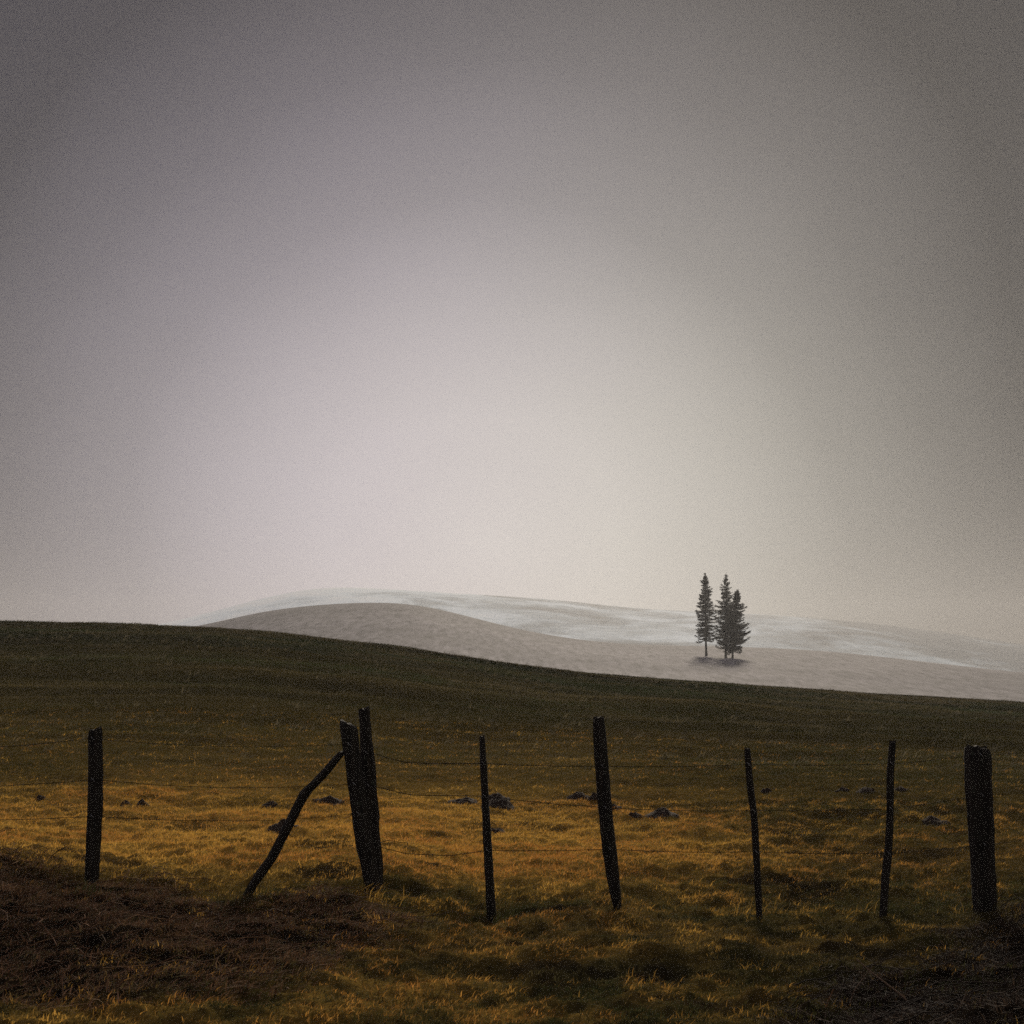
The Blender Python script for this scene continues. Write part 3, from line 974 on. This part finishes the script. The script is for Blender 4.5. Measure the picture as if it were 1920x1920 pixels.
ang = M('MULTIPLY', M('ARCCOSINE', M('MINIMUM', dot.outputs["Value"], 0.99999)), 180 / math.pi)
sep = nt.nodes.new("ShaderNodeSeparateXYZ"); nt.links.new(dirv, sep.inputs[0])
right = M('ADD', M('MULTIPLY', M('POWER', M('MAXIMUM', sep.outputs[0], 0.0), 2.0), 42.0), M('MULTIPLY', M('POWER', M('MAXIMUM', M('MULTIPLY', sep.outputs[0], -1.0), 0.0), 2.0), 24.0))
ang = M('ADD', ang, M('MULTIPLY', cl, 6.0))
ang = M('ADD', ang, right)
fac = M('DIVIDE', ang, 60.0, clamp=True)
k = 10.0
glow = [(0.0, .63), (5, .57), (9, .44), (13.8, .25), (18.8, .135), (24.5, .048), (30, .040), (42, .16), (58, .27)]
cloudcol = ramp(nt, fac, [(a / 60, (v / .7,) * 3) for a, v in glow])
tint = ramp(nt, interp='B_SPLINE', fac= M('MULTIPLY_ADD', M('ADD', sep.outputs[0], M('MULTIPLY', cl, 0.2)), 1.2, 0.5, clamp=True),
            stops=[(0.05, (0.98, 0.885, 1.03)), (0.36, (1.0, 0.915, 0.94)), (0.53, (1.015, 0.935, 0.90)), (0.72, (1.10, 0.96, 0.84)), (1.0, (1.06, 0.93, 0.87))])
mul = N(nt, "ShaderNodeMixRGB", blend_type='MULTIPLY'); mul.inputs[0].default_value = 1
nt.links.new(cloudcol, mul.inputs[1]); nt.links.new(tint, mul.inputs[2])
# colder light higher up
hi = nt.nodes.new("ShaderNodeMapRange"); hi.interpolation_type = 'SMOOTHSTEP'
hi.inputs[1].default_value, hi.inputs[2].default_value = 0.16, 0.44
nt.links.new(sep.outputs[2], hi.inputs[0])
cold = N(nt, "ShaderNodeMixRGB", blend_type='MULTIPLY'); cold.inputs[2].default_value = (0.96, 0.95, 1.07, 1)
nt.links.new(hi.outputs[0], cold.inputs[0]); nt.links.new(mul.outputs[0], cold.inputs[1])
mul = cold
# thicker and thinner cloud
thick = N(nt, "ShaderNodeVectorMath", operation='SCALE')
nt.links.new(mul.outputs[0], thick.inputs[0])
nt.links.new(M('MULTIPLY', M('MULTIPLY_ADD', cl, 0.35, 1.0), 7.0), thick.inputs["Scale"])
mix = N(nt, "ShaderNodeMixRGB"); mix.inputs[0].default_value = 0.985
nt.links.new(sky.outputs[0], mix.inputs[1]); nt.links.new(thick.outputs[0], mix.inputs[2])
nt.links.new(mix.outputs[0], bg.inputs[0])

# ------------------------------------------------------------------ camera
cd = bpy.data.cameras.new("camera")
cd.sensor_width = 36; cd.lens = 36 * F / 1920
cd.shift_y = (HOR - 960) / 1920
cd.clip_end = 30000; cd.clip_start = 0.1
co = bpy.data.objects.new("camera", cd); COL.objects.link(co)
co.location = (0, 0, EYE); co.rotation_euler = (math.radians(90), 0, 0)
scene.camera = co

scene.view_settings.view_transform = 'Standard'
scene.view_settings.look = 'None'
scene.view_settings.exposure = 0.0
scene.view_settings.gamma = 1.0
scene.cycles.use_denoising = False
scene.cycles.use_adaptive_sampling = True
scene.cycles.adaptive_threshold = 0.06
scene.cycles.adaptive_min_samples = 72
scene.cycles.max_bounces = 5
scene.cycles.volume_bounces = 0
scene.cycles.transparent_max_bounces = 4

for _r in (1320,1360,1400,1440,1480,1520,1560,1600,1640): print("ROW",_r,on_ground(500,_r)[1],on_ground(1500,_r)[1])
